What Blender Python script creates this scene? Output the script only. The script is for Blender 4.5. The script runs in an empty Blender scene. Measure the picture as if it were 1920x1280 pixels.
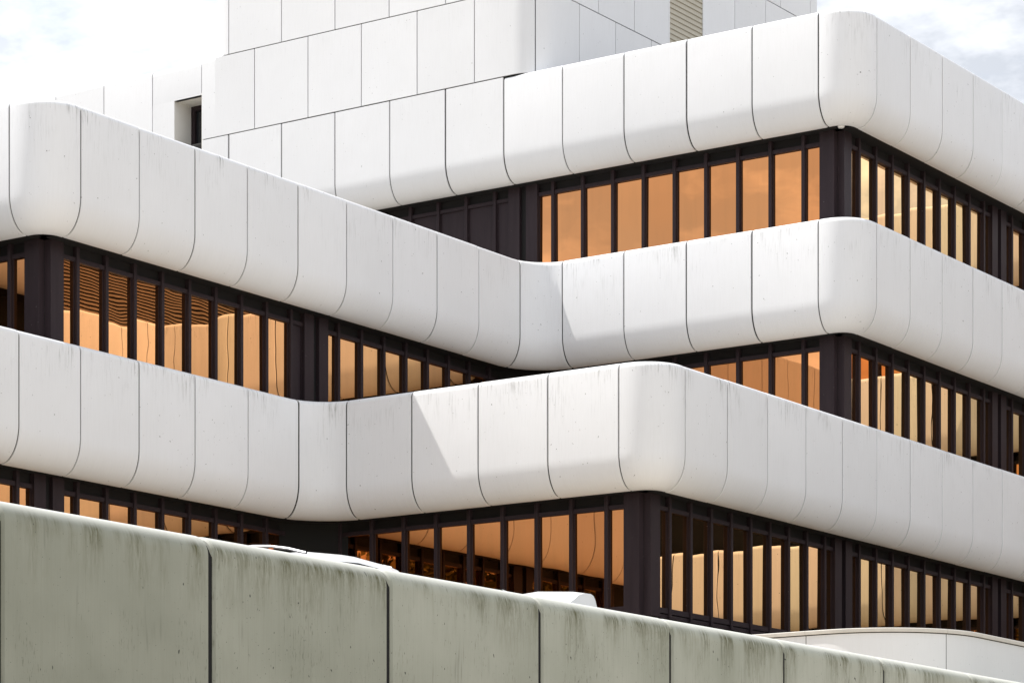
import bpy, math, random
from mathutils import Vector, Matrix
R = math.radians
rnd = random.Random(7)
M = 1.35            # facade module in metres
EYE = 1.6           # eye height above the road
W = 0.9747          # module ratio on the right-hand faces
D = 0.5677          # joint distance from an outer corner
HU = 5.036          # step of the plan
DP = 0.361
sc = bpy.context.scene
col = sc.collection

# ------------------------------------------------------------------ camera
cam = bpy.data.cameras.new('camera')
co = bpy.data.objects.new('camera', cam)
col.objects.link(co)
co.location = (16.7952 * M, -32.3921 * M, EYE)
co.rotation_euler = (R(90), 0, 0.60103)
cam.sensor_width = 36.0
cam.lens = 36.0 * 5247.327 / 1920.0
cam.shift_x = 0.0
cam.shift_y = (1747.833 - 640.0) / 1920.0
cam.clip_start = 0.5
cam.clip_end = 5000
sc.camera = co

# ------------------------------------------------------------------ sky and sun
SUN = Vector((-0.56, -0.20, 1.0)).normalized()
SUN_EL = math.asin(SUN.z)
SUN_AZ = math.atan2(SUN.x, SUN.y)
world = bpy.data.worlds.new('World')
sc.world = world
world.use_nodes = True
nt = world.node_tree
nt.nodes.clear()
def N(t, kind, **kw):
    n = t.nodes.new(kind)
    for k, v in kw.items():
        if k.startswith('i_'):
            key = k[2:]
            n.inputs[int(key) if key.isdigit() else key.replace('_', ' ')].default_value = v
        else:
            setattr(n, k, v)
    return n
def L(t, a, b):
    t.links.new(a, b)
def ramp(t, fac, stops):
    n = t.nodes.new('ShaderNodeValToRGB')
    els = n.color_ramp.elements
    while len(els) < len(stops):
        els.new(0.5)
    for e, (p, c) in zip(els, stops):
        e.position = p
        e.color = (c, c, c, 1) if isinstance(c, (int, float)) else (*c, 1)
    L(t, fac, n.inputs['Fac'])
    return n.outputs['Color']
def math_(t, op, a, b=None, clamp=False):
    n = t.nodes.new('ShaderNodeMath')
    n.operation = op
    n.use_clamp = clamp
    for k, v in enumerate((a, b)):
        if v is None:
            continue
        if isinstance(v, (int, float)):
            n.inputs[k].default_value = v
        else:
            L(t, v, n.inputs[k])
    return n.outputs[0]
def mixc(t, fac, a, b, mode='MIX'):
    n = t.nodes.new('ShaderNodeMix')
    n.data_type = 'RGBA'
    n.blend_type = mode
    for s, v in ((n.inputs[0], fac), (n.inputs[6], a), (n.inputs[7], b)):
        if isinstance(v, (int, float)):
            s.default_value = v
        elif isinstance(v, tuple):
            s.default_value = (*v, 1)
        else:
            L(t, v, s)
    return n.outputs[2]

sky = N(nt, 'ShaderNodeTexSky', sky_type='NISHITA', sun_disc=False, sun_elevation=SUN_EL, sun_rotation=SUN_AZ,
        air_density=1.0, dust_density=1.6, ozone_density=1.0)
tc = N(nt, 'ShaderNodeTexCoord')
sep = N(nt, 'ShaderNodeSeparateXYZ')
L(nt, tc.outputs['Generated'], sep.inputs[0])
zz = math_(nt, 'ADD', math_(nt, 'MAXIMUM', sep.outputs[2], 0.0), 0.22)
cb = N(nt, 'ShaderNodeCombineXYZ')
L(nt, math_(nt, 'DIVIDE', sep.outputs[0], zz), cb.inputs[0])
L(nt, math_(nt, 'DIVIDE', sep.outputs[1], zz), cb.inputs[1])
nz = N(nt, 'ShaderNodeTexNoise', i_Scale=2.6, i_Detail=7.0, i_Roughness=0.55)
nz.inputs['Distortion'].default_value = 0.25
L(nt, cb.outputs[0], nz.inputs['Vector'])
cover = ramp(nt, nz.outputs['Fac'], [(0.36, 0.68), (0.52, 1.0)])
nz2 = N(nt, 'ShaderNodeTexNoise', i_Scale=5.5, i_Detail=6.0, i_Roughness=0.6)
L(nt, cb.outputs[0], nz2.inputs['Vector'])
cl = ramp(nt, nz2.outputs['Fac'], [(0.46, (5.1, 5.4, 5.95)), (0.66, (9.2, 9.4, 9.8))])
nz3 = N(nt, 'ShaderNodeTexNoise', i_Scale=0.75, i_Detail=4.0, i_Roughness=0.5)
mp = N(nt, 'ShaderNodeMapping')
mp.inputs['Location'].default_value = (1.5, 8.8, 6.1)
L(nt, cb.outputs[0], mp.inputs['Vector'])
L(nt, mp.outputs[0], nz3.inputs['Vector'])
cl = mixc(nt, 1.0, cl, ramp(nt, nz3.outputs['Fac'], [(0.38, 0.72), (0.56, 1.0)]), 'MULTIPLY')
skyc = mixc(nt, cover, sky.outputs[0], cl)
bg = N(nt, 'ShaderNodeBackground', i_Strength=0.10)
L(nt, skyc, bg.inputs['Color'])
wo = N(nt, 'ShaderNodeOutputWorld')
L(nt, bg.outputs[0], wo.inputs['Surface'])

sl = bpy.data.lights.new('sun', 'SUN')
sl.energy = 3.0
sl.angle = R(0.53)
sl.color = (1.0, 0.96, 0.90)
so = bpy.data.objects.new('sun', sl)
so.rotation_euler = SUN.to_track_quat('Z', 'Y').to_euler()
so.location = SUN * 120
col.objects.link(so)

sc.view_settings.view_transform = 'Standard'
sc.view_settings.look = 'None'
sc.view_settings.exposure = 0.85
sc.view_settings.gamma = 1.0
sc.view_settings.use_curve_mapping = False

# ------------------------------------------------------------------ materials
def mat(name):
    m = bpy.data.materials.new(name)
    m.use_nodes = True
    return m, m.node_tree, m.node_tree.nodes['Principled BSDF']
def uvsplit(t):
    uv = N(t, 'ShaderNodeUVMap')
    s = N(t, 'ShaderNodeSeparateXYZ')
    L(t, uv.outputs[0], s.inputs[0])
    return s.outputs[0], s.outputs[1]
def vec(t, x, y, z=0.0):
    c = N(t, 'ShaderNodeCombineXYZ')
    for k, v in enumerate((x, y, z)):
        if isinstance(v, (int, float)):
            c.inputs[k].default_value = v
        else:
            L(t, v, c.inputs[k])
    return c.outputs[0]
def noise(t, v, scale, detail=3.0, rough=0.5):
    n = N(t, 'ShaderNodeTexNoise', i_Scale=scale, i_Detail=detail, i_Roughness=rough)
    L(t, v, n.inputs['Vector'])
    return n.outputs['Fac']

def cladding(name, base, streak, dirt):
    # uv.x = metres along the facade, uv.y = metres below the top edge
    m, t, b = mat(name)
    u, v = uvsplit(t)
    oi = N(t, 'ShaderNodeObjectInfo')
    sd = math_(t, 'MULTIPLY', oi.outputs['Random'], 37.0)
    big = noise(t, vec(t, u, v, sd), 0.9, 4.0)
    c0 = mixc(t, ramp(t, big, [(0.3, 0.0), (0.7, 1.0)]), tuple(x * 0.965 for x in base), base)
    tone = math_(t, 'ADD', math_(t, 'MULTIPLY', oi.outputs['Random'], 0.05), 0.965)
    c0 = mixc(t, 1.0, c0, vec(t, tone, tone, tone), 'MULTIPLY')
    # drip streaks running down from the top
    st = noise(t, vec(t, math_(t, 'MULTIPLY', u, 34.0), math_(t, 'MULTIPLY', v, 2.2), sd), 1.0, 5.0, 0.7)
    patch = noise(t, vec(t, u, math_(t, 'MULTIPLY', v, 0.6), sd), 2.6, 3.0)
    fall = ramp(t, math_(t, 'DIVIDE', v, 1.6), [(0.0, 0.15), (0.07, 1.0), (0.22, 0.45), (0.5, 0.12), (0.9, 0.03)])
    sm = math_(t, 'MULTIPLY', ramp(t, st, [(0.50, 0.0), (0.70, 1.0)]), ramp(t, patch, [(0.45, 0.0), (0.68, 1.0)]))
    sm = math_(t, 'MULTIPLY', math_(t, 'MULTIPLY', sm, fall), streak)
    c1 = mixc(t, sm, c0, (0.20, 0.20, 0.175))
    # small pits and specks
    sp = noise(t, vec(t, math_(t, 'MULTIPLY', u, 1.0), math_(t, 'MULTIPLY', v, 0.7), sd), 26.0, 2.0, 0.5)
    spm = math_(t, 'MULTIPLY', ramp(t, sp, [(0.735, 0.0), (0.775, 1.0)]), dirt)
    c2 = mixc(t, spm, c1, (0.12, 0.115, 0.10))
    fine = noise(t, vec(t, math_(t, 'MULTIPLY', u, 40.0), math_(t, 'MULTIPLY', v, 3.0), sd), 1.0, 2.0)
    c3 = mixc(t, math_(t, 'MULTIPLY', ramp(t, fine, [(0.4, 0.0), (0.75, 1.0)]), 0.05), c2, (0.45, 0.44, 0.40))
    L(t, c3, b.inputs['Base Color'])
    b.inputs['Roughness'].default_value = 0.55
    b.inputs['Specular IOR Level'].default_value = 0.3
    bp = N(t, 'ShaderNodeBump', i_Strength=0.25, i_Distance=0.01)
    L(t, noise(t, vec(t, u, v, sd), 2.2, 3.0), bp.inputs['Height'])
    L(t, bp.outputs[0], b.inputs['Normal'])
    return m
WHITE = cladding('white_cladding', (0.812, 0.818, 0.830), 0.95, 0.9)
CLEAN = cladding('clean_white_cladding', (0.770, 0.776, 0.788), 0.15, 0.5)

def plain(name, c, rough, metal=0.0, var=0.12, scale=3.0):
    m, t, b = mat(name)
    g = N(t, 'ShaderNodeNewGeometry')
    n = noise(t, g.outputs['Position'], scale, 4.0)
    L(t, mixc(t, n, tuple(x * (1 - var) for x in c), tuple(min(1, x * (1 + var)) for x in c)), b.inputs['Base Color'])
    b.inputs['Roughness'].default_value = rough
    b.inputs['Metallic'].default_value = metal
    return m
def metalmat():
    m, t, b = mat('bronze_anodised_metal')
    g = N(t, 'ShaderNodeNewGeometry')
    s = N(t, 'ShaderNodeSeparateXYZ')
    L(t, g.outputs['Position'], s.inputs[0])
    h = math_(t, 'ADD', s.outputs[0], s.outputs[1])
    n = noise(t, vec(t, math_(t, 'MULTIPLY', h, 9.0), math_(t, 'MULTIPLY', s.outputs[2], 0.8)), 1.0, 4.0)
    sp = noise(t, g.outputs['Position'], 30.0, 2.0)
    c = mixc(t, n, (0.0220, 0.0150, 0.0172), (0.0460, 0.0330, 0.0375))
    c = mixc(t, ramp(t, sp, [(0.75, 0.0), (0.8, 0.6)]), c, (0.25, 0.24, 0.24))
    L(t, c, b.inputs['Base Color'])
    L(t, ramp(t, n, [(0.3, 0.36), (0.7, 0.52)]), b.inputs['Roughness'])
    b.inputs['Specular IOR Level'].default_value = 0.12
    return m
BRONZE = metalmat()
SOFFIT = plain('dark_soffit_metal', (0.004, 0.0026, 0.0026), 0.8)
BLACK = plain('joint_black', (0.008, 0.0075, 0.007), 0.95)

def glassmat():
    m, t, b = mat('bronze_reflective_glass')
    g = N(t, 'ShaderNodeNewGeometry')
    oi = N(t, 'ShaderNodeObjectInfo')
    b.inputs['Metallic'].default_value = 1.0
    b.inputs['Roughness'].default_value = 0.004
    pos = g.outputs['Position']
    lw = N(t, 'ShaderNodeLayerWeight', i_Blend=0.30)
    tint = mixc(t, oi.outputs['Random'], (0.66, 0.265, 0.095), (0.78, 0.335, 0.125))
    tint = mixc(t, ramp(t, lw.outputs['Facing'], [(0.13, 0.0), (0.40, 1.0)]), tint, mixc(t, math_(t, 'FRACT', math_(t, 'MULTIPLY', oi.outputs['Random'], 7.31)), (0.90, 0.540, 0.262), (0.84, 0.585, 0.275)))
    s = N(t, 'ShaderNodeSeparateXYZ')
    L(t, pos, s.inputs[0])
    h = math_(t, 'ADD', s.outputs[0], s.outputs[1])
    dirt = noise(t, vec(t, math_(t, 'MULTIPLY', h, 7.0), math_(t, 'MULTIPLY', s.outputs[2], 0.7)), 1.0, 4.0)
    tint = mixc(t, math_(t, 'MULTIPLY', ramp(t, dirt, [(0.45, 0.0), (0.75, 1.0)]), 0.16), tint, (0.42, 0.22, 0.09))
    L(t, tint, b.inputs['Base Color'])
    bp = N(t, 'ShaderNodeBump', i_Strength=0.055, i_Distance=0.02)
    L(t, noise(t, pos, 1.3, 1.0), bp.inputs['Height'])
    L(t, bp.outputs[0], b.inputs['Normal'])
    return m
GLASS = glassmat()

def concrete():
    m, t, b = mat('weathered_wall_concrete')
    u, v = uvsplit(t)
    oi = N(t, 'ShaderNodeObjectInfo')
    sd = math_(t, 'MULTIPLY', oi.outputs['Random'], 51.0)
    base = mixc(t, ramp(t, noise(t, vec(t, u, v, sd), 0.8, 5.0), [(0.3, 0.0), (0.7, 1.0)]), (0.285, 0.298, 0.240), (0.375, 0.386, 0.322))
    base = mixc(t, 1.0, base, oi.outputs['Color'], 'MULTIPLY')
    # board-fine vertical grain
    gr = noise(t, vec(t, math_(t, 'MULTIPLY', u, 70.0), math_(t, 'MULTIPLY', v, 1.2), sd), 1.0, 3.0, 0.6)
    base = mixc(t, math_(t, 'MULTIPLY', ramp(t, gr, [(0.45, 0.0), (0.72, 1.0)]), 0.13), base, (0.20, 0.20, 0.15))
    # moss and soot runs under the rounded coping
    st = noise(t, vec(t, math_(t, 'MULTIPLY', u, 30.0), math_(t, 'MULTIPLY', v, 3.4), sd), 1.0, 6.0, 0.78)
    patch = noise(t, vec(t, u, math_(t, 'MULTIPLY', v, 0.25), sd), 2.6, 3.0)
    fall = ramp(t, v, [(0.0, 0.0), (0.13, 0.05), (0.24, 1.0), (0.42, 0.45), (0.85, 0.03)])
    mm = math_(t, 'MULTIPLY', math_(t, 'MULTIPLY', ramp(t, st, [(0.38, 0.0), (0.60, 1.0)]), ramp(t, patch, [(0.44, 0.0), (0.60, 1.0)])), fall)
    base = mixc(t, mm, base, (0.085, 0.082, 0.026))
    # long thin dark runs
    rn = noise(t, vec(t, math_(t, 'MULTIPLY', u, 30.0), math_(t, 'MULTIPLY', v, 1.5), sd), 1.0, 2.0)
    br = noise(t, vec(t, math_(t, 'MULTIPLY', u, 3.0), math_(t, 'MULTIPLY', v, 1.3), sd), 1.0, 2.0)
    rr = math_(t, 'MULTIPLY', ramp(t, rn, [(0.60, 0.0), (0.70, 1.0)]), ramp(t, br, [(0.52, 0.0), (0.66, 1.0)]))
    base = mixc(t, math_(t, 'MULTIPLY', rr, 0.3), base, (0.10, 0.10, 0.075))
    # clusters of short dotted runs
    dn = noise(t, vec(t, math_(t, 'MULTIPLY', u, 48.0), math_(t, 'MULTIPLY', v, 7.0), sd), 1.0, 3.0, 0.7)
    dc = noise(t, vec(t, math_(t, 'MULTIPLY', u, 2.2), math_(t, 'MULTIPLY', v, 1.1), sd), 1.0, 3.0)
    dd = math_(t, 'MULTIPLY', ramp(t, dn, [(0.58, 0.0), (0.68, 1.0)]), ramp(t, dc, [(0.50, 0.0), (0.62, 1.0)]))
    base = mixc(t, math_(t, 'MULTIPLY', dd, 0.55), base, (0.085, 0.085, 0.055))
    # pits
    pt = noise(t, vec(t, math_(t, 'MULTIPLY', u, 22.0), math_(t, 'MULTIPLY', v, 11.0), sd), 1.0, 1.0)
    base = mixc(t, ramp(t, pt, [(0.765, 0.0), (0.785, 0.9)]), base, (0.03, 0.03, 0.025))
    pt2 = noise(t, vec(t, math_(t, 'MULTIPLY', u, 60.0), math_(t, 'MULTIPLY', v, 40.0), sd), 1.0, 1.0)
    base = mixc(t, ramp(t, pt2, [(0.745, 0.0), (0.775, 0.75)]), base, (0.06, 0.06, 0.05))
    # sun on the rounded top, put into the colour as a paler coping
    base = mixc(t, ramp(t, v, [(0.06, 0.85), (0.24, 0.0)]), base, (0.66, 0.66, 0.62))
    L(t, base, b.inputs['Base Color'])
    b.inputs['Roughness'].default_value = 0.75
    bp = N(t, 'ShaderNodeBump', i_Strength=0.35, i_Distance=0.004)
    L(t, gr, bp.inputs['Height'])
    L(t, bp.outputs[0], b.inputs['Normal'])
    return m
CONC = concrete()
DECKM = plain('deck_paving', (0.53, 0.455, 0.355), 0.85, var=0.15, scale=0.7)
ROADM = plain('road_asphalt', (0.39, 0.335, 0.26), 0.9, var=0.2, scale=0.6)
LOUV = plain('beige_louver_paint', (0.47, 0.43, 0.34), 0.5, var=0.05)
BRICK = plain('brown_slat', (0.20, 0.15, 0.11), 0.7, var=0.3)
FELT = plain('roof_felt', (0.30, 0.28, 0.25), 0.9)
PAINT = plain('white_car_paint', (0.78, 0.78, 0.78), 0.16, var=0.02)
CARGLASS = plain('car_glass', (0.02, 0.022, 0.025), 0.05)
CHROME = plain('satin_rail', (0.55, 0.55, 0.56), 0.25, metal=1.0, var=0.03)
RAIL = plain('dark_rail', (0.16, 0.16, 0.17), 0.3, metal=0.8, var=0.03)
TYRE = plain('tyre_rubber', (0.02, 0.02, 0.02), 0.85)
RED = plain('lamp_red', (0.35, 0.02, 0.02), 0.2)
LAMPW = plain('lamp_white', (0.8, 0.8, 0.78), 0.35, var=0.02)
COPING = plain('coping_stone', (0.62, 0.59, 0.54), 0.7, var=0.12, scale=8)

# ------------------------------------------------------------------ mesh helpers
def P(u, v):
    return Vector((-u * M, v * M))
def Z(z):
    return z * M + EYE
def mesh(name, verts, faces, m, uv=None, sharp=32, smooth=True):
    me = bpy.data.meshes.new(name)
    me.from_pydata([tuple(v) for v in verts], [], faces)
    if uv is not None:
        lay = me.uv_layers.new(name='UVMap')
        for lp in me.loops:
            lay.data[lp.index].uv = uv[lp.vertex_index]
    me.materials.append(m)
    if smooth:
        me.shade_smooth()
        me.set_sharp_from_angle(angle=R(sharp))
    me.validate()
    me.update()
    return me
def add(name, me, parent=None, kind=None, label=None, loc=None, rot=None):
    o = bpy.data.objects.new(name, me)
    col.objects.link(o)
    o.parent = parent
    if loc is not None:
        o.location = loc
    if rot is not None:
        o.rotation_euler = rot
    if kind:
        o['kind'] = kind
    if label:
        o['label'] = label
    return o
def thing(name, label, cat, loc=(0, 0, 0), group=None, rotz=0.0):
    o = bpy.data.objects.new(name, None)
    col.objects.link(o)
    o.location = loc
    o.rotation_euler = (0, 0, rotz)
    o.empty_display_size = 0.3
    o['label'] = label
    o['category'] = cat
    if group:
        o['group'] = group
    return o
class MB:
    def __init__(self):
        self.v, self.f = [], []
    def box(self, x0, y0, z0, x1, y1, z1):
        b = len(self.v)
        self.v += [(x0, y0, z0), (x1, y0, z0), (x1, y1, z0), (x0, y1, z0), (x0, y0, z1), (x1, y0, z1), (x1, y1, z1), (x0, y1, z1)]
        self.f += [tuple(b + k for k in q) for q in ((0, 3, 2, 1), (4, 5, 6, 7), (0, 1, 5, 4), (1, 2, 6, 5), (2, 3, 7, 6), (3, 0, 4, 7))]
    def prism(self, pts, z0, z1):   # plan polygon counter-clockwise
        b, n = len(self.v), len(pts)
        self.v += [(p[0], p[1], z0) for p in pts] + [(p[0], p[1], z1) for p in pts]
        self.f += [tuple(b + k for k in reversed(range(n))), tuple(b + n + k for k in range(n))]
        self.f += [(b + k, b + (k + 1) % n, b + n + (k + 1) % n, b + n + k) for k in range(n)]
    def me(self, name, m, **kw):
        return mesh(name, self.v, self.f, m, **kw)

class Path:
    """plan polyline with rounded corners; the visible side is on its right hand"""
    def __init__(self, pts, radii):
        pts = [P(*p) for p in pts]
        self.el = []
        n = len(pts)
        tr = [0.0] * n
        for k in range(1, n - 1):
            a = (pts[k] - pts[k - 1]).normalized()
            b = (pts[k + 1] - pts[k]).normalized()
            turn = math.atan2(a.x * b.y - a.y * b.x, a.dot(b))
            tr[k] = (radii[k - 1] * M * math.tan(abs(turn) / 2), a, b, turn)
        s = 0.0
        cur = pts[0]
        for k in range(1, n):
            a = (pts[k] - pts[k - 1]).normalized()
            end = pts[k] - a * (tr[k][0] if k < n - 1 else 0.0)
            ln = (end - cur).length
            self.el.append(('l', s, s + ln, cur, a))
            s += ln
            cur = end
            if k < n - 1:
                t, a_, b_, turn = tr[k]
                r = radii[k - 1] * M
                side = 1 if turn > 0 else -1
                c = cur + Vector((-a_.y, a_.x)) * r * side
                ln = r * abs(turn)
                self.el.append(('a', s, s + ln, c, r, side, math.atan2((cur - c).y, (cur - c).x)))
                s += ln
                cur = pts[k] + b_ * t
        self.len = s
    def at(self, s, off=0.0):
        e = self.el[-1]
        for q in self.el:
            if s <= q[2]:
                e = q
                break
        if e[0] == 'l':
            p = e[3] + e[4] * (s - e[1])
            nr = Vector((e[4].y, -e[4].x))
        else:
            th = e[6] + e[5] * (s - e[1]) / e[4]
            rad = Vector((math.cos(th), math.sin(th)))
            p = e[3] + rad * e[4]
            nr = rad * e[5]
        return p + nr * off, nr
    def find(self, u, v):
        q = P(u, v)
        best = (1e9, 0)
        n = int(self.len / 0.02)
        for k in range(n + 1):
            s = self.len * k / n
            d = (self.at(s)[0] - q).length_squared
            if d < best[0]:
                best = (d, s)
        return best[1]
    def cuts(self, s0, s1, step=0.11):
        r = [s0]
        for e in self.el:
            if e[0] == 'a':
                if s0 < e[1] < s1:
                    r.append(e[1])
                a, b = max(s0, e[1]), min(s1, e[2])
                if b > a:
                    k = max(1, int((b - a) / step))
                    r += [a + (b - a) * j / k for j in range(1, k)]
                if s0 < e[2] < s1:
                    r.append(e[2])
        r.append(s1)
        return sorted(set(round(x, 5) for x in r))

def sweep(path, s0, s1, prof, gap=0.0, ch=0.0, ret=0.0, step=0.11, closed=False):
    """prof: list of (offset outward, z, uv_y); returns verts, faces, uv"""
    rings = []
    a, b = s0 + gap, s1 - gap
    if ret:
        rings.append((a, -ret))
    if ch:
        rings.append((a, -ch))
    for s in path.cuts(a + ch, b - ch, step):
        rings.append((s, 0.0))
    if ch:
        rings.append((b, -ch))
    if ret:
        rings.append((b, -ret))
    # outward direction of the profile for insetting the ends
    n = len(prof)
    nn = []
    for k in range(n):
        p0, p1 = prof[max(0, k - 1)], prof[min(n - 1, k + 1)]
        dx, dz = p1[0] - p0[0], p1[1] - p0[1]
        l = math.hypot(dx, dz) or 1
        nn.append((dz / l, -dx / l))
    verts, uv, faces = [], [], []
    for s, ins in rings:
        for k, (o, z, uy) in enumerate(prof):
            p, _ = path.at(s, o + nn[k][0] * ins)
            verts.append((p.x, p.y, z + nn[k][1] * ins))
            uv.append((s, uy))
    for r in range(len(rings) - 1):
        for k in range(n - (0 if closed else 1)):
            k2 = (k + 1) % n
            faces.append((r * n + k, (r + 1) * n + k, (r + 1) * n + k2, r * n + k2))
    return verts, faces, uv
def inset(prof, d):
    out = []
    n = len(prof)
    for k in range(n):
        p0, p1 = prof[max(0, k - 1)], prof[min(n - 1, k + 1)]
        dx, dz = p1[0] - p0[0], p1[1] - p0[1]
        l = math.hypot(dx, dz) or 1
        out.append((prof[k][0] - dz / l * d, prof[k][1] + dx / l * d, 0))
    return out
def uvprof(pts):
    """adds distance from the outer top edge (the last sharp turn) as uv_y"""
    tot = [0.0]
    for a, b in zip(pts, pts[1:]):
        tot.append(tot[-1] + math.hypot(b[0] - a[0], b[1] - a[1]))
    return tot
def band_profile(T, H, flat_top=False, rb=0.27, rt=0.072, back=0.32, rv=0.41):
    zb, zt = Z(T - H), Z(T)
    rb, rt, back, rv = rb * M, rt * M, back * M, rv * M
    pts = [(-rb - 0.06, zb + 0.05), (-rb - 0.02, zb)]
    for k in range(0, 13):
        a = R(90) * k / 12
        pts.append((-rb + rb * math.sin(a), zb + rv - rv * math.cos(a)))
    i_top = None
    if flat_top:
        pts += [(0.0, zt - 0.012), (-0.10, zt - 0.012)]
        i_top = len(pts) - 2
    else:
        for k in range(0, 6):
            a = R(90) * k / 5
            pts.append((-rt + rt * math.cos(a), zt - rt + rt * math.sin(a)))
        i_top = len(pts) - 1
        pts += [(-back, zt), (-back - 0.02, zt - 0.35)]
    tot = uvprof(pts)
    return [(o, z, abs(tot[i_top] - t)) for (o, z), t in zip(pts, tot)]
def flat_profile(z0, z1, gap=0.012, round_top=0.0):
    pts = [(-0.10, z0 + gap), (0.0, z0 + gap)]
    if round_top:
        for k in range(0, 6):
            a = R(90) * k / 5
            pts.append((-round_top + round_top * math.cos(a), z1 - round_top + round_top * math.sin(a)))
        i = len(pts) - 1
        pts += [(-0.45, z1), (-0.47, z1 - 0.3)]
    else:
        pts += [(0.0, z1 - gap), (-0.10, z1 - gap)]
        i = len(pts) - 2
    tot = uvprof(pts)
    return [(o, z, abs(tot[i] - t)) for (o, z), t in zip(pts, tot)]

# ------------------------------------------------------------------ ground
DECK = Z(1.67)
def sheet(name, x0, y0, x1, y1, z, m):
    me = mesh(name, [(x0, y0, z), (x1, y0, z), (x1, y1, z), (x0, y1, z)], [(0, 1, 2, 3)], m, smooth=False)
    return add(name, me, kind='structure')
sheet('ground', -1500, -1500, 1500, 1500, 0.0, ROADM)
mb = MB()
mb.box(-60, -40, 0.004, 4.15 * M, 34, DECK)
add('deck', mb.me('deck', DECKM, smooth=False), kind='structure')

# ------------------------------------------------------------------ the building
bld = thing('office_building', 'terraced white panelled office block with bands of dark bronze windows and a windowless tower', 'building')
T1, T2, T3 = 6.62, 9.32, 12.03
H = 1.455
RO, RI = 0.50, 0.48
NV, NU, NF = 10 * W, -9.4, 7.1
right_pts = [(0, NV), (NU, NV), (NU, NF), (-24, NF)]
right_r = [RI, RI, RO]
p1 = Path([(20, -25 * W), (7.4, -25 * W), (7.4, -15 * W), (HU, -15 * W), (HU, -5 * W), (0, -5 * W)] + right_pts, [RO, RI, RO, RI, RO] + right_r)
p2 = Path([(20, -9.70 - 10 * W), (7.4, -9.70 - 10 * W), (7.4, -9.70), (HU, -9.70), (HU, 0), (0, 0)] + right_pts, [RO, RI, RO, RI, RO] + right_r)
p3 = Path([(17, 0), (0, 0)] + right_pts, [RO] + right_r)
paths = {1: (p1, T1), 2: (p2, T2), 3: (p3, T3)}
QR = [(0, D + i * W) for i in range(-5, 9)]
right_j = [(0, D + 9 * W - 0.1), (-0.5, NV)] + [(-0.5 - i, NV) for i in range(1, 9)] + [(NU, NV - 0.5)] + [(NU, NV - 0.5 - i) for i in range(1, 2)] + \
          [(NU - D, NF)] + [(NU - D - i, NF) for i in range(1, 9)]
j1 = [(7.4, -24.4 * W + i * W) for i in range(0, 10)] + [(HU + D + i, -15 * W) for i in range(1, -1, -1)] + [(HU, -DP + i * W) for i in range(-14, -4)] + [(D + i, -5 * W) for i in range(4, -1, -1)] + QR + right_j
j2 = [(7.4, -9.70 - 9.4 * W + i * W) for i in range(0, 10)] + [(HU + D + i, -9.70) for i in range(1, -1, -1)] + [(HU, -DP + i * W) for i in range(-9, 1)] + [(D + i, 0) for i in range(4, -1, -1)] + QR[5:] + right_j
u3 = [11.68, 11.131, 10.593, 9.58, 8.569, 7.566, 6.568, 5.56]
j3 = [(14.8, 0), (13.8, 0), (12.7, 0)] + [(u, 0) for u in u3] + [(D + i, 0) for i in range(4, -1, -1)] + QR[5:] + right_j
joints = {1: j1, 2: j2, 3: j3}
far_bits = []
def in_view(p):      # cheap test on plan: can the photograph see this spot of the facade
    return p[1] < 6.2 and p[0] > -0.6 and not (p[0] > HU + 2.2 and p[1] < -4)
PROF = {}
for lv, (path, T) in paths.items():
    js = joints[lv]
    ss = sorted(path.find(*j) for j in js)
    prof_r, prof_f = band_profile(T, H), band_profile(T, H, True)
    for a, b in zip(ss, ss[1:]):
        mid = path.at((a + b) / 2)[0]
        u, v = -mid.x / M, mid.y / M
        flat = lv == 3 and u > 5.3 and abs(v) < 0.1
        if lv == 3 and 11.13 < u < 11.68 and abs(v) < 0.1:
            continue                                    # the window recess cuts through here
        vs, fs, uv = sweep(path, a, b, prof_f if flat else prof_r, gap=0.013, ch=0.008, ret=0.06)
        if in_view((u, v)):
            add('facade_panel', mesh('facade_panel', vs, fs, CLEAN if (lv == 3 and u > 0.4) else WHITE, uv), bld,
                loc=(rnd.uniform(-0.003, 0.003), rnd.uniform(-0.003, 0.003), rnd.uniform(-0.003, 0.003)))
        else:
            far_bits.append((vs, fs, uv))
    # dark backing behind the joints and the dark soffit up to the window line
    zb, zt = Z(T - H), Z(T)
    back = inset(prof_r[1:-1], 0.024)
    vs, fs, uv = sweep(path, 0.0, path.len, back)
    add('joint_backing', mesh('joint_backing', vs, fs, BLACK), bld)
    sof = [(-0.75 * M, zb + 0.07, 0), (-0.75 * M, zb + 0.03, 0), (-0.27 * M - 0.005, zb + 0.03, 0), (-0.27 * M - 0.005, zb + 0.07, 0)]
    vs, fs, uv = sweep(path, 0.0, path.len, sof, closed=True)
    add('soffit', mesh('soffit', vs, fs, SOFFIT), bld)
    # wall core behind the windows below this band
    ztop, zlow = zb + 0.05, (Z(T - H) - 1.36 * M if lv > 1 else DECK)
    core = [(-0.64 * M, zlow, 0), (-0.64 * M, ztop, 0)]
    vs, fs, uv = sweep(path, 0.0, path.len, core)
    add('window_wall', mesh('window_wall', vs, fs, BLACK), bld)
    # roof of this terrace
    n = 140
    ring = [path.at(path.len * k / n, -0.30 * M)[0] for k in range(n + 1)]
    far = [(-(-24) * M, 24 * M), (-20 * M, 24 * M)]
    poly = [(p.x, p.y) for p in ring] + far
    vs = [(x, y, Z(T) - 0.32) for x, y in poly]
    add('terrace_roof', mesh('terrace_roof', vs, [tuple(range(len(vs)))], FELT, smooth=False), bld)
vs, fs, uv = [], [], []
for a, b, c in far_bits:
    k = len(vs)
    vs += a
    uv += c
    fs += [tuple(i + k for i in f) for f in b]
add('facade_panel', mesh('facade_panels_far', vs, fs, WHITE, uv), bld, kind='stuff')

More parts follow.
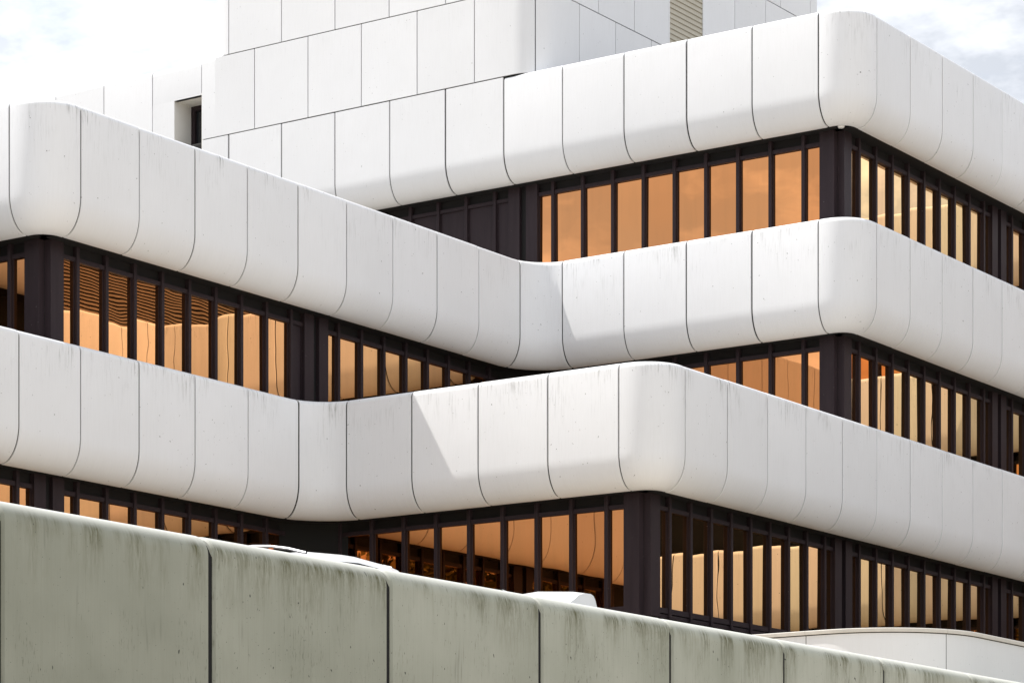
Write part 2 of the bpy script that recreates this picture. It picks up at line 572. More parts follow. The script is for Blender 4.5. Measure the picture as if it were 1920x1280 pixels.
# ---- window strips
ZS = {1: Z(T1 - H) + 0.03, 2: Z(T2 - H) + 0.03, 3: Z(T3 - H) + 0.03}
ZTR1, ZTR0 = -1.555, -1.605        # transom
ZP = -2.76                         # pane bottom
cache = {}
def shared(key, fn):
    if key not in cache:
        cache[key] = fn()
    return cache[key]
FW = 0.05 * M
def fin_me(lv, T, h):
    def f():
        mb = MB()
        z0, z1 = Z(T + ZP) - (0.16 if lv == 1 else 0.10), ZS[lv]
        mb.prism([(-FW / 2 + .006, -0.5 * 0), (FW / 2 - .006, 0), (FW / 2, .006), (FW / 2, 0.085 * M), (-FW / 2, 0.085 * M), (-FW / 2, .006)], z0, z1)
        return mb.me('mullion', BRONZE, smooth=False)
    return shared(('fin', lv), f)
def frame_me(lv, T, wd):
    def f():
        mb = MB()
        zt1, zt0, zp = Z(T + ZTR1), Z(T + ZTR0), Z(T + ZP)
        e = 0.002
        mb.box(e, 0.020 * M, zt0, wd - e, 0.075 * M, zt1)                     # transom
        mb.box(e, 0.038 * M, zp, e + 0.012, 0.072 * M, zt0)                 # jambs
        mb.box(wd - e - 0.012, 0.038 * M, zp, wd - e, 0.072 * M, zt0)
        mb.box(e, 0.020 * M, zp - 0.085, wd - e, 0.075 * M, zp)               # sill bar
        if lv == 1:
            mb.box(e, 0.030 * M, zp - 0.16, wd - e, 0.07 * M, zp - 0.10)
        return mb.me('window_frame', BRONZE, smooth=False)
    return shared(('frame', lv, round(wd, 3)), f)
def header_me(lv, T, wd):
    def f():
        mb = MB()
        mb.box(0.002, 0.060 * M, Z(T + ZTR1) + 0.002, wd - 0.002, 0.09 * M, ZS[lv])
        return mb.me('header_panel', SOFFIT, smooth=False)
    return shared(('head', lv, round(wd, 3)), f)
def pane_me(lv, T, wd, blind):
    def f():
        x0, x1 = 0.010, wd - 0.010
        z0, z1 = Z(T + ZP), Z(T + ZTR0)
        w2, h2 = (x1 - x0) / 2, (z1 - z0) / 2
        mb = MB()
        if blind:
            mb.box(-w2, -0.012, -h2, w2, 0.006, h2)
            mb.box(-w2 + .03, -0.018, -h2 + .03, w2 - .03, -0.0121, h2 - .05)
        else:
            mb.box(-w2, -0.004, -h2 - .004, w2, 0.004, h2 + .004)
        return mb.me('blind_panel' if blind else 'window_pane', BRONZE if blind else GLASS, smooth=False)
    return shared(('pane', lv, round(wd, 3), blind), f)
def colpanel_me(lv, T, wd):
    def f():
        mb = MB()
        z0, z1 = Z(T + ZP) - 0.16, ZS[lv]
        mb.box(0, -0.012, z0, wd, 0.10 * M, z1)
        mb.box(wd * 0.0 + 0.0, 0.0, z0, wd, 0.012, z1)
        return mb.me('column_cover', BRONZE, smooth=False)
    return shared(('col', lv, round(wd, 3)), f)
def plinth(lv, p, q):
    pass
SET = 0.5
def place(me, name, org, ang, x, y=0.0, parent=None, z=0.0, extra=(0, 0)):
    d = Vector((math.cos(ang), math.sin(ang)))
    inn = Vector((-d.y, d.x))
    p = org + d * x + inn * y
    return add(name, me, parent or bld, loc=(p.x, p.y, z), rot=(extra[0], 0, ang + extra[1]))
def slot(lv, T, org, ang, x0, x1, blind, header=True):
    """one window between two mullion faces; x in metres along the strip"""
    wd = x1 - x0
    fr = place(frame_me(lv, T, wd), 'window_frame', org, ang, x0)
    zc = (Z(T + ZP) + Z(T + ZTR0)) / 2
    pn = bpy.data.objects.new('blind_panel' if blind else 'window_pane', pane_me(lv, T, wd, blind))
    col.objects.link(pn)
    pn.parent = fr
    pn.location = (wd / 2, 0.060 * M, zc)
    if not blind:
        pn.rotation_euler = (rnd.gauss(0, R(0.12)), 0, rnd.gauss(0, R(0.20)))
    place(header_me(lv, T, wd), 'header_panel', org, ang, x0)
def strip(lv, org_uv, direction, cols, h, blind_bays=(), blind_first=False, end_slots=None, x_lim=None, blind_last=()):
    """org_uv: a point of the window line; cols: positions of column centres along it in modules"""
    T = {1: T1, 2: T2, 3: T3}[lv]
    org = P(*org_uv)
    ang = 0.0 if direction == 'P' else R(90)
    for b, c in enumerate(cols[:-1]):
        xs = [c + 0.5 * h] + [c + h * (k + 1) for k in range(9)] + [c + 9.5 * h]
        for k in range(9):
            x = (c + h * (k + 1)) * M
            if x_lim and not (x_lim[0] <= x / M <= x_lim[1]):
                continue
            place(fin_me(lv, T, h), 'mullion', org, ang, x)
        for k in range(10):
            a = xs[k] * M + (FW / 2 if k > 0 else 0.0)
            e = xs[k + 1] * M - (FW / 2 if k < 9 else 0.0)
            if x_lim and (a / M < x_lim[0] - 0.1 or e / M > x_lim[1] + 0.1):
                continue
            slot(lv, T, org, ang, a, e, b in blind_bays or (k == 9 and b in blind_last))
def column(lv, org_uv, direction, c, h):
    T = {1: T1, 2: T2, 3: T3}[lv]
    org = P(*org_uv)
    ang = 0.0 if direction == 'P' else R(90)
    g = 0.5 * h * M
    me = colpanel_me(lv, T, g - 0.075)
    place(me, 'column_cover', org, ang, c * M - g)
    place(me, 'column_cover', org, ang, c * M + 0.075)
    def f():
        mb = MB()
        mb.box(-0.075 + .001, 0.06, Z(T + ZP) - 0.16, 0.075 - .001, 0.12 * M, ZS[lv] - 0.001)
        return mb.me('column_core', SOFFIT, smooth=False)
    place(shared(('core', lv), f), 'column_core', org, ang, c * M)
def outer_corner(lv, u, v, lu, lv_):
    """corner post where a P face (facing -v) meets a Q face; u, v window line corner; lu, lv_ lengths in modules"""
    T = {1: T1, 2: T2, 3: T3}[lv]
    mb = MB()
    z0, z1 = Z(T + ZP) - 0.16, ZS[lv]
    n = 0.10
    q = [(u + lu, v), (u + n, v), (u + n, v + n), (u, v + n), (u, v + lv_), (u + 0.12, v + lv_), (u + 0.12, v + 0.13), (u + lu, v + 0.13)]
    o = 0.01 / M
    mb.prism([tuple(P(*p)) for p in q], z0, z1)
    add('corner_post', mb.me('corner_post', BRONZE, smooth=False), bld)
def inner_corner(lv, u, v, lu, lv_):
    T = {1: T1, 2: T2, 3: T3}[lv]
    z0, z1 = Z(T + ZP) - 0.16, ZS[lv]
    mb = MB()
    q = [(u + 0.12, v - lv_), (u, v - lv_), (u, v), (u - lu, v), (u - lu, v + 0.12), (u + 0.12, v + 0.12)]
    mb.prism([tuple(P(*p)) for p in q], z0, z1)
    add('corner_post', mb.me('corner_post', BRONZE, smooth=False), bld)

S_ = SET
hq = 0.5 * W
# right-hand faces, all three floors: window line u = 0.5, x measured along +v from v = 0
for lv in (2, 3):
    strip(lv, (S_, 0), 'Q', [D, D + 5 * W, D + 10 * W], hq, x_lim=(0, NV - 0.3))
    column(lv, (S_, 0), 'Q', D + 5 * W, hq)
    outer_corner(lv, S_, S_, D + 0.25 - S_, D + 0.5 * hq - S_)
strip(1, (S_, 0), 'Q', [D - 5 * W, D, D + 5 * W, D + 10 * W], hq, x_lim=(-6, NV - 0.3))
column(1, (S_, 0), 'Q', D, hq)
column(1, (S_, 0), 'Q', D + 5 * W, hq)
outer_corner(1, S_, -5 * W + S_, D + 0.25 - S_, D + 0.5 * hq - S_)
# left-hand (sunlit) faces; x = -u
strip(3, (0, S_), 'P', [-D - 10, -D - 5, -D], 0.5, blind_bays=(0,), x_lim=(-10.2, 0))
column(3, (0, S_), 'P', -D - 5, 0.5)
strip(2, (0, S_), 'P', [-D - 5, -D], 0.5)
inner_corner(2, HU + S_, S_, HU + S_ - (D + 4.75), 0.5 - (W - DP - 0.5 * hq))
strip(1, (0, -5 * W + S_), 'P', [-D - 5, -D], 0.5)
inner_corner(1, HU + S_, -5 * W + S_, HU + S_ - (D + 4.75), 0.5 - (W - DP - 0.5 * hq))
# faces of the left wing
QL0 = -DP + W
strip(2, (HU + S_, 0), 'Q', [QL0 - 10 * W, QL0 - 5 * W, QL0], hq, blind_last=(0,))
column(2, (HU + S_, 0), 'Q', QL0 - 5 * W, hq)
outer_corner(2, HU + S_, -9.70 + S_, D + 0.25 - S_, (QL0 - 10 * W + 0.5 * hq) - (-9.70 + S_))
strip(2, (0, -9.70 + S_), 'P', [-HU - D - 5, -HU - D], 0.5, x_lim=(-HU - 4.2, 0))
strip(1, (HU + S_, 0), 'Q', [QL0 - 15 * W, QL0 - 10 * W, QL0 - 5 * W], hq, x_lim=(-11.6, 0), blind_last=())
column(1, (HU + S_, 0), 'Q', QL0 - 10 * W, hq)
# wing beyond the right edge, seen in the reflections only
for lv in (1, 2, 3):
    T = {1: T1, 2: T2, 3: T3}[lv]
    strip(lv, (0, NV + S_), 'P', [0.3, 5.3], 0.5)
    strip(lv, (NU + S_, 0), 'Q', [], hq)

# ---- windowless tower above
TP = Path([(17, 0), (4.98, 0), (4.98, 8.45), (11, 8.45)], [0.42, 0.35])
TU = Path([(11.03, 6), (11.03, 0), (4.98, 0), (4.98, 8.45), (11, 8.45)], [0.42, 0.42, 0.35])
R2, R1, R0 = 13.235, 14.79, 16.3
# light inner shell to close the tower behind its joints
def shell(path, z0, z1, name):
    vs, fs, uv = sweep(path, 0, path.len, [(-0.028, z0, 0), (-0.028, z1, 0)])
    add(name, mesh(name, vs, fs, BLACK), bld)
NOTCH_L, NOTCH_R, NOTCH_Z, NOTCH_D = 11.677, 11.131, 12.714, 0.433
s_l, s_r = TP.find(NOTCH_L, 0), TP.find(NOTCH_R, 0)
for a, b in ((0, s_l - 0.012), (s_r + 0.03, TP.len)):
    vs, fs, uv = sweep(TP, a, b, [(-0.028, Z(T3) - 0.2, 0), (-0.028, Z(R2) - 0.13, 0)])
    add('joint_backing', mesh('joint_backing', vs, fs, BLACK), bld)
vs, fs, uv = sweep(TP, s_l - 0.012, s_r + 0.03, [(-0.028, Z(NOTCH_Z) + 0.02, 0), (-0.028, Z(R2) - 0.13, 0)])
add('joint_backing', mesh('joint_backing', vs, fs, BLACK), bld)
shell(TU, Z(R2) - 0.08, Z(R0) - 0.02, 'joint_backing')
def row(path, js, z0, z1, skip=None, rounded=None):
    ss = sorted(path.find(*j) for j in js)
    for a, b in zip(ss, ss[1:]):
        m_ = path.at((a + b) / 2)[0]
        if skip and skip(-m_.x / M, m_.y / M):
            continue
        rt = 0.07 if rounded and rounded(-m_.x / M, m_.y / M) else 0.0
        vs, fs, uv = sweep(path, a, b, flat_profile(z0, z1, 0.010, rt), gap=0.009, ch=0.005, ret=0.05)
        add('facade_panel', mesh('facade_panel', vs, fs, CLEAN, uv), bld)
QT = [1.07, 2.04, 3.02, 4.0, 4.98, 5.96, 6.94, 7.95]
row(TP, [(15.2, 0), (14.15, 0), (13.139, 0), (12.122, 0)], Z(T3) + 0.012, Z(R2), rounded=lambda u, v: True)
# the panel with the window recess: lintel piece and left piece
vs, fs, uv = sweep(TP, TP.find(12.122, 0), s_r, flat_profile(Z(NOTCH_Z), Z(R2), 0.0, 0.11), gap=0.009, ch=0.005, ret=0.05)
add('facade_panel', mesh('facade_panel', vs, fs, CLEAN, uv), bld)
vs, fs, uv = sweep(TP, TP.find(12.122, 0) + 0.009, s_l, flat_profile(Z(T3), Z(NOTCH_Z), 0.0), ret=0.05)
add('facade_panel', mesh('facade_panel', vs, fs, CLEAN, uv), bld)
sq, sm, se = s_r + 0.009, TP.find(10.87, 0), TP.find(10.093, 0) - 0.009
va, fa, ua = sweep(TP, sq, sm, flat_profile(Z(T3), Z(R2), 0.010, 0.07), ret=0.05)
vb, fb, ub = sweep(TP, sm, se, flat_profile(Z(T3), Z(R2), 0.010), ret=0.05)
k = len(va)
add('facade_panel', mesh('facade_panel', va + vb, fa + [tuple(i + k for i in f) for f in fb], CLEAN, ua + ub), bld)
row(TP, [(u, 0) for u in (10.093, 9.073, 8.081, 7.068, 6.065)] + [(5.08, 0.10)] + [(4.98, v) for v in QT], Z(T3), Z(R2))
row(TU, [(10.593, 0)] + [(u, 0) for u in (9.58, 8.569, 7.566, 6.568, 5.56)] + [(4.98, v - 0.46) for v in QT[1:4]] + [(4.98, v - 0.46) for v in QT[4:]] + [(4.98, 7.93), (6.5, 8.45)],
    Z(R2), Z(R1), skip=lambda u, v: u < 5.0 and 3.52 < v < 4.56)
row(TU, [(11.03, 4), (10.593, 0)], Z(R2), Z(R1))
row(TU, [(11.03, 4), (10.593, 0), (9.07, 0), (8.08, 0), (7.07, 0), (6.065, 0), (5.08, 0.1)] + [(4.98, v) for v in QT[:5]] + [(4.98, 5.96), (4.98, 6.97), (4.98, 7.96), (6.5, 8.45)], Z(R1), Z(R0))
# recess lining and its dark window
mb = MB()
x0, x1 = -NOTCH_L * M, -NOTCH_R * M
zl, zh = Z(11.3), Z(NOTCH_Z)
dp = NOTCH_D * M
mb.box(x0 - 0.04, 0.003, zl, x0, dp, zh)
mb.box(x0 - 0.04, 0.003, zh, x1 + 0.04, dp, zh + 0.04)
mb.box(x1, 0.003, zl, x1 + 0.04, dp, zh)
rev = plain('reveal_render', (0.84, 0.82, 0.77), 0.7, var=0.04, scale=5)
add('window_reveal', mb.me('window_reveal', rev, smooth=False), bld)
mb = MB()
mb.box(x0, dp - 0.06, zl, x0 + 0.10, dp + 0.02, zh)
mb.box(x1 - 0.08, dp - 0.06, zl, x1, dp + 0.02, zh)
mb.box(x0 + 0.10, dp - 0.06, zh - 0.10, x1 - 0.08, dp + 0.02, zh)
wf = add('recess_window', mb.me('recess_window', BRONZE, smooth=False), bld)
mb = MB()
mb.box(x0 + 0.10, dp, zl, x1 - 0.08, dp + 0.01, zh - 0.10)
add('window_pane', mb.me('recess_pane', CARGLASS, smooth=False), wf)
mb = MB()
mb.box(x0 + 0.26, dp - 0.03, zl, x0 + 0.30, dp - 0.001, zh - 0.32)
mb.box(x0 + 0.30, dp - 0.03, zh - 0.36, x1 - 0.08, dp - 0.001, zh - 0.32)
add('sash_bar', mb.me('sash_bar', BRONZE, smooth=False), wf)
# roofs
def cap(pts, z, name):
    vs = [(*P(*p), z) for p in pts]
    add(name, mesh(name, vs, [tuple(range(len(vs)))], FELT, smooth=False), bld)
cap([(17, 0.1), (4.98 + 0.1, 0.1), (5.08, 8.4), (17, 8.4)], Z(R2) - 0.15, 'tower_roof')
cap([(11, 0.35), (10.7, 0.08), (5.4, 0.08), (5.06, 0.4), (5.06, 8.2), (11, 8.2)], Z(R0) - 0.06, 'tower_roof')
# louvers in the tower flank
mb = MB()
lx, v0, v1 = -4.98 * M, 3.535, 4.535
mb.box(lx - 0.2, v0 * M, Z(R2), lx - 0.16, v1 * M, Z(R1))
add('louver_back', mb.me('louver_back', BLACK, smooth=False), bld)
mb = MB()
mb.box(lx - 0.16, v0 * M - 0.02, Z(R2) + 0.012, lx + 0.004, v0 * M + 0.018, Z(R1) - 0.012)
mb.box(lx - 0.16, v1 * M - 0.018, Z(R2) + 0.012, lx + 0.004, v1 * M + 0.02, Z(R1) - 0.012)
add('louver_frame', mb.me('louver_frame', CLEAN, uv=[(0, 1)] * 16, smooth=False), bld)
def slat():
    y0, y1 = v0 * M + 0.02, v1 * M - 0.02
    pr = [(0.0, 0.0), (0.0, 0.013), (-0.010, 0.016), (-0.021, 0.106), (-0.026, 0.106), (-0.020, 0.0)]
    n = len(pr)
    vs = [(x, y0, z) for x, z in pr] + [(x, y1, z) for x, z in pr]
    fs = [(k, (k + 1) % n, n + (k + 1) % n, n + k) for k in range(n)] + [tuple(reversed(range(n))), tuple(range(n, 2 * n))]
    return mesh('louver_slat', vs, fs, LOUV, smooth=False)
sme = slat()
k, z = 0, Z(R2) + 0.02
while z < Z(R1) - 0.1:
    add('louver_slat', sme, bld, loc=(lx, 0, z))
    z += 0.105
# small round soffit lamps at the outer corners
def lamp_me():
    vs, fs = [], []
    for r, z in ((0.0, -0.05), (0.05, -0.05), (0.062, -0.035), (0.062, 0.0)):
        vs += [(r * math.cos(a), r * math.sin(a), z) for a in (2 * math.pi * k / 14 for k in range(14))]
    for q in range(3):
        fs += [(q * 14 + k, q * 14 + (k + 1) % 14, q * 14 + 14 + (k + 1) % 14, q * 14 + 14 + k) for k in range(14)]
    return mesh('soffit_lamp', vs, fs, LAMPW)
lm = lamp_me()
add('soffit_lamp', lm, bld, loc=(*P(0.42, 0.36), ZS[3]))
# plant screen on the roof of the right wing (it shows in the left-hand windows)
mb = MB()
for k in range(19):
    z = Z(T3) + 0.04 + k * 0.09
    mb.box(-(NU + -0.35) * M, (NF + 0.35) * M, z, -(NU - 0.35) * M + 0.05, NV * M + 6, z + 0.046)
    mb.box(-(NU - 0.35) * M + 0.05, (NF + 0.35) * M, z, 22 * M, (NF + 0.35) * M + 0.05, z + 0.046)
add('plant_screen', mb.me('plant_screen', BRICK, smooth=False), bld, kind='stuff')
mb = MB()
mb.box(-(NU - 0.35) * M + 0.16, (NF + 0.35) * M + 0.2, Z(T3) - 0.3, 22 * M, NV * M + 6, Z(T3) + 1.75)
add('plant_room', mb.me('plant_room', BLACK, smooth=False), bld)

# ------------------------------------------------------------------ foreground retaining wall
wall = thing('retaining_wall', 'weathered grey green concrete wall with mossy rounded top running across the foreground', 'wall')
UW, ZW = -4.4, 2.695
wp = Path([(UW, -26), (UW, 6)], [])
def wall_profile(zt, r, th, z0):
    pts = [(0.0, z0), (0.0, zt - 1.2)]
    for k in range(0, 8):
        a = R(90) * k / 7
        pts.append((-r + r * math.cos(a), zt - r + r * math.sin(a)))
    i = len(pts) - 1
    r2 = r * 0.8
    for k in range(0, 6):
        a = R(90) * k / 5
        pts.append((-th + r2 - r2 * math.sin(a), zt - r2 + r2 * math.cos(a)))
    pts.append((-th, z0))
    tot = uvprof(pts)
    return [(o, z, abs(tot[i] - t)) for (o, z), t in zip(pts, tot)]
wprof = wall_profile(Z(ZW), 0.20, 0.44, 0.0)
wv = [-17.91 + 2.0023 * k for k in range(-4, 12)]
for a, b in zip(wv, wv[1:]):
    s0, s1 = wp.find(UW, a), wp.find(UW, b)
    vs, fs, uv = sweep(wp, s0, s1, wprof, gap=0.030, ch=0.022, ret=0.10)
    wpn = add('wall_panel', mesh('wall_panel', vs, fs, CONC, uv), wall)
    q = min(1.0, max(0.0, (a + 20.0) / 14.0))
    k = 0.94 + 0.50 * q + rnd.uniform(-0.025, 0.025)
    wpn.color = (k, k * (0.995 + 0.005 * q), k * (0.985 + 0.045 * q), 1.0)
vs, fs, uv = sweep(wp, wp.find(UW, wv[0]), wp.find(UW, wv[-1]), [(-0.028, 0.0, 0), (-0.028, Z(ZW) - 0.20, 0), (-0.09, Z(ZW) - 0.09, 0), (-0.20, Z(ZW) - 0.035, 0), (-0.30, Z(ZW) - 0.035, 0), (-0.30, 0, 0)])
add('joint_filler', mesh('joint_filler', vs, fs, BLACK), wall)

# ------------------------------------------------------------------ low curved wall by the facade
lowall = thing('curved_wall', 'low clean white wall with a rounded corner and thin stone coping below the right windows', 'wall')
LU, LV, ZL = -3.3, -4.70, 3.375
lp = Path([(2.5, LV), (LU, LV), (LU, 5)], [1.25])
lj = [(1.0, LV), (-0.4, LV), (-1.79, LV), (LU, -4.05), (LU, -1.4), (LU, 1.2), (LU, 3.8)]
ls = sorted(lp.find(*j) for j in lj)
zt = Z(ZL)
for a, b in zip(ls, ls[1:]):
    pts = [(-0.30, DECK), (0.0, DECK), (0.0, zt - 0.075), (-0.30, zt - 0.075)]
    tot = uvprof(pts)
    prof = [(o, z, abs(tot[2] - t) + 0.3) for (o, z), t in zip(pts, tot)]
    vs, fs, uv = sweep(lp, a, b, prof, gap=0.005, ch=0.003)
    add('wall_panel', mesh('low_wall_panel', vs, fs, CLEAN, uv), lowall)
    cp = [(-0.32, zt - 0.06, 0), (0.03, zt - 0.06, 0), (0.035, zt - 0.01, 0), (0.025, zt, 0), (-0.32, zt, 0)]
    vs, fs, uv = sweep(lp, a, b, cp, gap=0.002, closed=True)
    add('coping', mesh('coping', vs, fs, COPING), lowall)
vs, fs, uv = sweep(lp, ls[0], ls[-1], [(-0.02, DECK, 0), (-0.02, zt - 0.05, 0)])
add('joint_filler', mesh('joint_filler', vs, fs, BLACK), lowall)

# ------------------------------------------------------------------ parked cars behind the wall
def car(name, label, loc, rotz, roof, length, rails, belt=0.92, hw=0.88, shell=0.80):
    """x runs nose (-) to tail (+); roof: list of (x, z) for the greenhouse outline"""
    t = thing(name, label, 'car', loc, 'white cars parked behind the retaining wall', rotz)
    nose, tail = -length / 2, length / 2
    # lower body: cross sections along x
    secs = []
    prof = [(nose, 0.35, 0.62, 0.62), (nose + 0.10, 0.25, 0.74, 0.80), (nose + 0.6, 0.2, 0.84, hw), (roof[0][0], 0.2, belt, hw),
            (0, 0.2, belt + 0.02, hw + 0.01), (roof[-1][0] - 0.1, 0.2, belt + 0.05, hw), (tail - 0.1, 0.28, belt + 0.04, hw * 0.95), (tail, 0.38, belt - 0.12, hw * 0.86)]
    vs, fs = [], []
    for x, zb, zt_, w in prof:
        ring = [(-w * 0.92, zb), (-w, zb + 0.12), (-w, (zb + zt_) / 2), (-w * 0.97, zt_ - 0.06), (-w * 0.88, zt_), (0, zt_ + 0.02),
                (w * 0.88, zt_), (w * 0.97, zt_ - 0.06), (w, (zb + zt_) / 2), (w, zb + 0.12), (w * 0.92, zb)]
        vs += [(x, y, z) for y, z in ring]
    n = 11
    for k in range(len(prof) - 1):
        fs += [(k * n + j, k * n + (j + 1) % n, (k + 1) * n + (j + 1) % n, (k + 1) * n + j) for j in range(n)]
    fs += [tuple(range(n)), tuple(reversed(range((len(prof) - 1) * n, len(prof) * n)))]
    add('body', mesh('car_body', vs, fs, PAINT, sharp=40), t)
    # greenhouse: glass core and white roof shell with pillars
    def house(shrink, zcut=None):
        vs, fs = [], []
        for x, z in roof:
            h = max(0.0, z - belt)
            wt = hw * 0.92 - h * 0.12 - shrink
            zz_ = z - shrink
            ring = [(-hw * 0.93 + shrink, belt - 0.02), (-wt - 0.02, belt + (zz_ - belt) * shell), (-wt + 0.05, belt + (zz_ - belt) * 0.96), (-wt + 0.22, zz_), (0, zz_ + 0.035 * min(1, h * 2)),
                    (wt - 0.22, zz_), (wt - 0.05, belt + (zz_ - belt) * 0.96), (wt + 0.02, belt + (zz_ - belt) * shell), (hw * 0.93 - shrink, belt - 0.02)]
            vs += [(x, y, z_) for y, z_ in ring]
        return vs
    g = house(0.012)
    n = 9
    fs = []
    for k in range(len(roof) - 1):
        fs += [(k * n + j, k * n + j + 1, (k + 1) * n + j + 1, (k + 1) * n + j) for j in range(n - 1)]
    fs += [tuple(range(n)), tuple(reversed(range((len(roof) - 1) * n, len(roof) * n)))]
    add('glazing', mesh('car_glazing', g, fs, CARGLASS, sharp=40), t)
    r_ = house(0.0)
    top = [k for k in range(len(roof)) if roof[k][1] > max(z for _, z in roof) - 0.235]
    fs = []
    for k in range(top[0], top[-1]):
        fs += [(k * n + j, k * n + j + 1, (k + 1) * n + j + 1, (k + 1) * n + j) for j in range(1, n - 2)]
    for k in range(len(roof) - 1):
        if roof[k + 1][0] - roof[k][0] < 0.13 and roof[k][0] < 1.2:
            for j in (0, n - 2):
                q = [r_[k * n + j], r_[k * n + j + 1], r_[(k + 1) * n + j + 1], r_[(k + 1) * n + j]]
                add('pillar', mesh('pillar', q, [(0, 1, 2, 3)], PAINT), t)
    used = sorted({i for f in fs for i in f})
    ix = {i: k for k, i in enumerate(used)}
    add('roof', mesh('car_roof', [r_[i] for i in used], [tuple(ix[i] for i in f) for f in fs], PAINT, sharp=60), t)
    # roof rails
    for s in (-1, 1) if rails else ():
        vs, fs = [], []
        x0, x1 = rails
        for k in range(13):
            q = k / 12
            x = x0 + (x1 - x0) * q
            zr = None
            for (xa, za), (xb, zb_) in zip(roof, roof[1:]):
                if xa <= x <= xb:
                    zr = za + (zb_ - za) * (x - xa) / max(1e-6, xb - xa)
            lift = 0.085 * min(1.0, 5 * min(q, 1 - q)) - 0.012
            y = s * (hw * 0.90 - (zr - belt) * 0.12 - 0.07)
            ring = [(0.018 * math.cos(a), 0.016 * math.sin(a)) for a in (2 * math.pi * j / 6 for j in range(6))]
            vs += [(x, y + p, zr + lift + q_) for p, q_ in ring]
        for k in range(12):
            fs += [(k * 6 + j, k * 6 + (j + 1) % 6, k * 6 + 6 + (j + 1) % 6, k * 6 + 6 + j) for j in range(6)]
        fs += [tuple(range(6)), tuple(reversed(range(72, 78)))]
        add('roof_rail', mesh('roof_rail', vs, fs, RAIL), t)
    # wheels
    for x in (nose + 0.85, tail - 0.80):
        for s in (-1, 1):
            vs, fs = [], []
            prof_w = [(0.20, 0.0), (0.30, 0.0), (0.33, 0.03), (0.33, 0.17), (0.30, 0.20), (0.2, 0.2)]
            for r0, y in prof_w:
                vs += [(r0 * math.cos(a), s * (y - 0.10), r0 * math.sin(a)) for a in (2 * math.pi * j / 20 for j in range(20))]
            for k in range(5):
                fs += [(k * 20 + j, k * 20 + (j + 1) % 20, k * 20 + 20 + (j + 1) % 20, k * 20 + 20 + j) for j in range(20)]
            wh = add('wheel', mesh('tyre', vs, fs, TYRE), t, loc=(x, s * (hw - 0.10), 0.33))
            vs = [(0.2 * math.cos(a), s * 0.07, 0.2 * math.sin(a)) for a in (2 * math.pi * j / 20 for j in range(20))] + [(0, s * 0.085, 0)]
            fs = [(j, (j + 1) % 20, 20) for j in range(20)]
            add('rim', mesh('rim', vs, fs, CHROME), wh)
    for s in (-1, 1):
        mb = MB()
        mb.box(tail - 0.14, s * hw * 0.72 - 0.10, belt - 0.22, tail - 0.01, s * hw * 0.72 + 0.10, belt - 0.06)
        add('tail_lamp', mb.me('tail_lamp', RED, smooth=False), t)
        mb = MB()
        mb.box(nose + 0.06, s * hw * 0.68 - 0.13, 0.58, nose + 0.2, s * hw * 0.68 + 0.13, 0.70)
        add('headlight', mb.me('headlight', LAMPW, smooth=False), t)
        mb = MB()
        mb.box(roof[0][0] + 0.45, s * (hw + 0.10) - 0.09, belt + 0.02, roof[0][0] + 0.6, s * (hw + 0.10) + 0.09, belt + 0.17)
        add('wing_mirror', mb.me('wing_mirror', PAINT, smooth=False), t)
    return t
suv = [(-1.75, 1.0), (-1.02, 1.54), (-0.70, 1.675), (0.0, 1.725), (0.11, 1.725), (1.0, 1.725), (1.62, 1.71), (1.79, 1.675), (1.85, 1.605), (2.02, 1.05)]
spo = [(-1.5, 1.02), (-0.75, 1.45), (-0.3, 1.57), (0.2, 1.50), (0.3, 1.50), (0.75, 1.51), (1.00, 1.53), (1.15, 1.60), (1.27, 1.67), (1.40, 1.705), (1.53, 1.708), (1.585, 1.69), (1.615, 1.645), (1.63, 1.58), (1.75, 1.05)]
pc = P(-2.08, -15.05)
car('parked_car', 'white estate car with two slim roof rails, leftmost car roof above the wall', (pc.x, pc.y, DECK), 0.0, suv, 4.5, (-1.1, 1.74), belt=1.0, hw=0.99)
pc = P(-3.25, -13.28)
car('parked_car', 'white hatchback showing only its blunt roof end above the wall near the corner post', (pc.x, pc.y, DECK), R(90), spo, 4.1, None, belt=1.0, hw=0.86, shell=0.55)

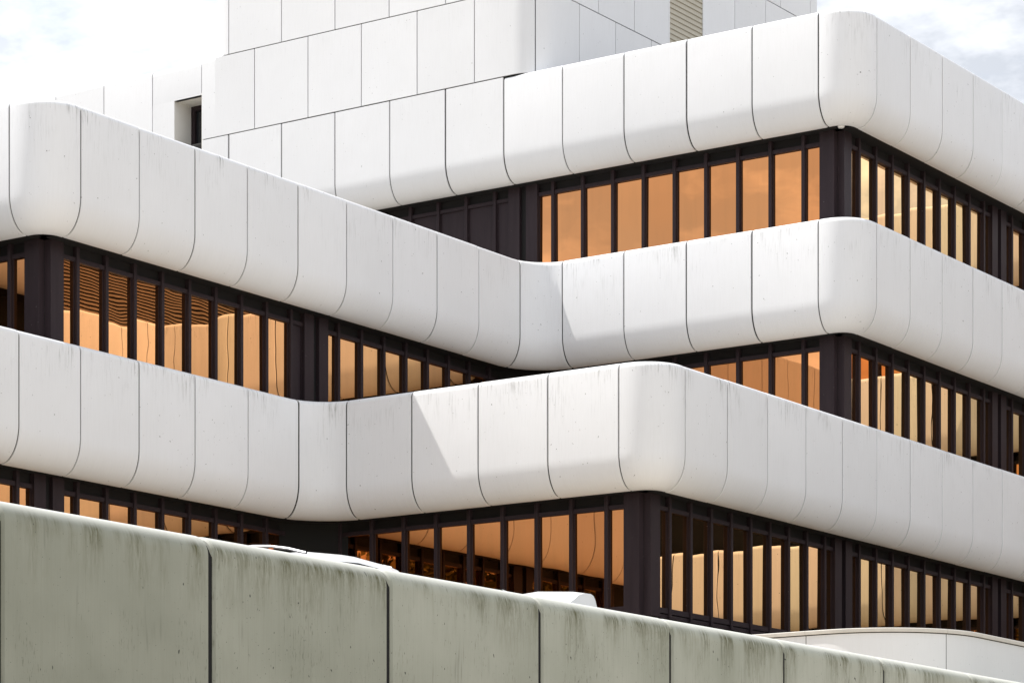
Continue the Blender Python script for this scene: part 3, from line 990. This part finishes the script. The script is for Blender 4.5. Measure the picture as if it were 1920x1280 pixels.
# ------------------------------------------------------------------ trees on the far side of the road, seen mirrored in the low windows
def leafmat():
    m, t, b = mat('leaf')
    g = N(t, 'ShaderNodeNewGeometry')
    n = noise(t, g.outputs['Position'], 0.9, 3.0)
    L(t, mixc(t, n, (0.035, 0.060, 0.012), (0.085, 0.105, 0.022)), b.inputs['Base Color'])
    b.inputs['Roughness'].default_value = 0.6
    return m
LEAF = leafmat()
BARK = plain('bark', (0.09, 0.07, 0.05), 0.9, var=0.3)
def tree_meshes(seed):
    r = random.Random(seed)
    lv, lf = [], []
    vs, fs = [], []
    def limb(a, b, r0, r1):
        a, b = Vector(a), Vector(b)
        d = (b - a).normalized()
        x = d.orthogonal().normalized()
        y = d.cross(x)
        k0 = len(vs)
        for p, rr in ((a, r0), (b, r1)):
            vs.extend([tuple(p + (x * math.cos(q) + y * math.sin(q)) * rr) for q in (2 * math.pi * j / 7 for j in range(7))])
        fs.extend([(k0 + j, k0 + (j + 1) % 7, k0 + 7 + (j + 1) % 7, k0 + 7 + j) for j in range(7)])
    limb((0, 0, 0), (0.2, 0.1, 6), 0.32, 0.22)
    limb((0.2, 0.1, 6), (0.0, 0.3, 13), 0.22, 0.08)
    cl = []
    for k in range(26):
        a = r.uniform(0, 2 * math.pi)
        h = r.uniform(4.5, 17)
        rad = 3.9 * math.sin(math.pi * min(1, max(0.12, (h - 2.5) / 17))) * r.uniform(0.35, 1.0)
        c = Vector((rad * math.cos(a), rad * math.sin(a), h))
        limb((0.1, 0.2, max(3.5, h - 2.6)), c, 0.09, 0.03)
        cl.append((c, r.uniform(0.9, 1.7)))
    for c, cr in cl:
        for q in range(150):
            d = Vector((r.gauss(0, 1), r.gauss(0, 1), r.gauss(0, 1))).normalized() * cr * r.random() ** 0.4
            p = c + d
            n1 = Vector((r.gauss(0, 1), r.gauss(0, 1), r.gauss(0, 1))).normalized() * r.uniform(0.14, 0.26)
            n2 = n1.orthogonal().normalized() * r.uniform(0.09, 0.16)
            k0 = len(lv)
            lv.extend([tuple(p - n1), tuple(p + n2), tuple(p + n1), tuple(p - n2)])
            lf.append((k0, k0 + 1, k0 + 2, k0 + 3))
    return mesh('trunk', vs, fs, BARK), mesh('crown', lv, lf, LEAF, smooth=False)
kinds = [tree_meshes(3), tree_meshes(11)]
for k in range(22):
    tm, cm = kinds[k % 2]
    t = thing('tree', 'leafy green tree in the roadside row mirrored in the ground floor windows', 'tree',
              (8 + 4.6 * (k % 11) + 2.3 * (k // 11) + rnd.uniform(-0.8, 0.8), -68 - 4.5 * (k // 11) + rnd.uniform(-1.2, 1.2), 0.0), 'trees across the road', rnd.uniform(0, 6))
    sc_ = rnd.uniform(1.0, 1.15)
    t.scale = (sc_, sc_, sc_)
    add('trunk', tm, t)
    add('crown', cm, t)
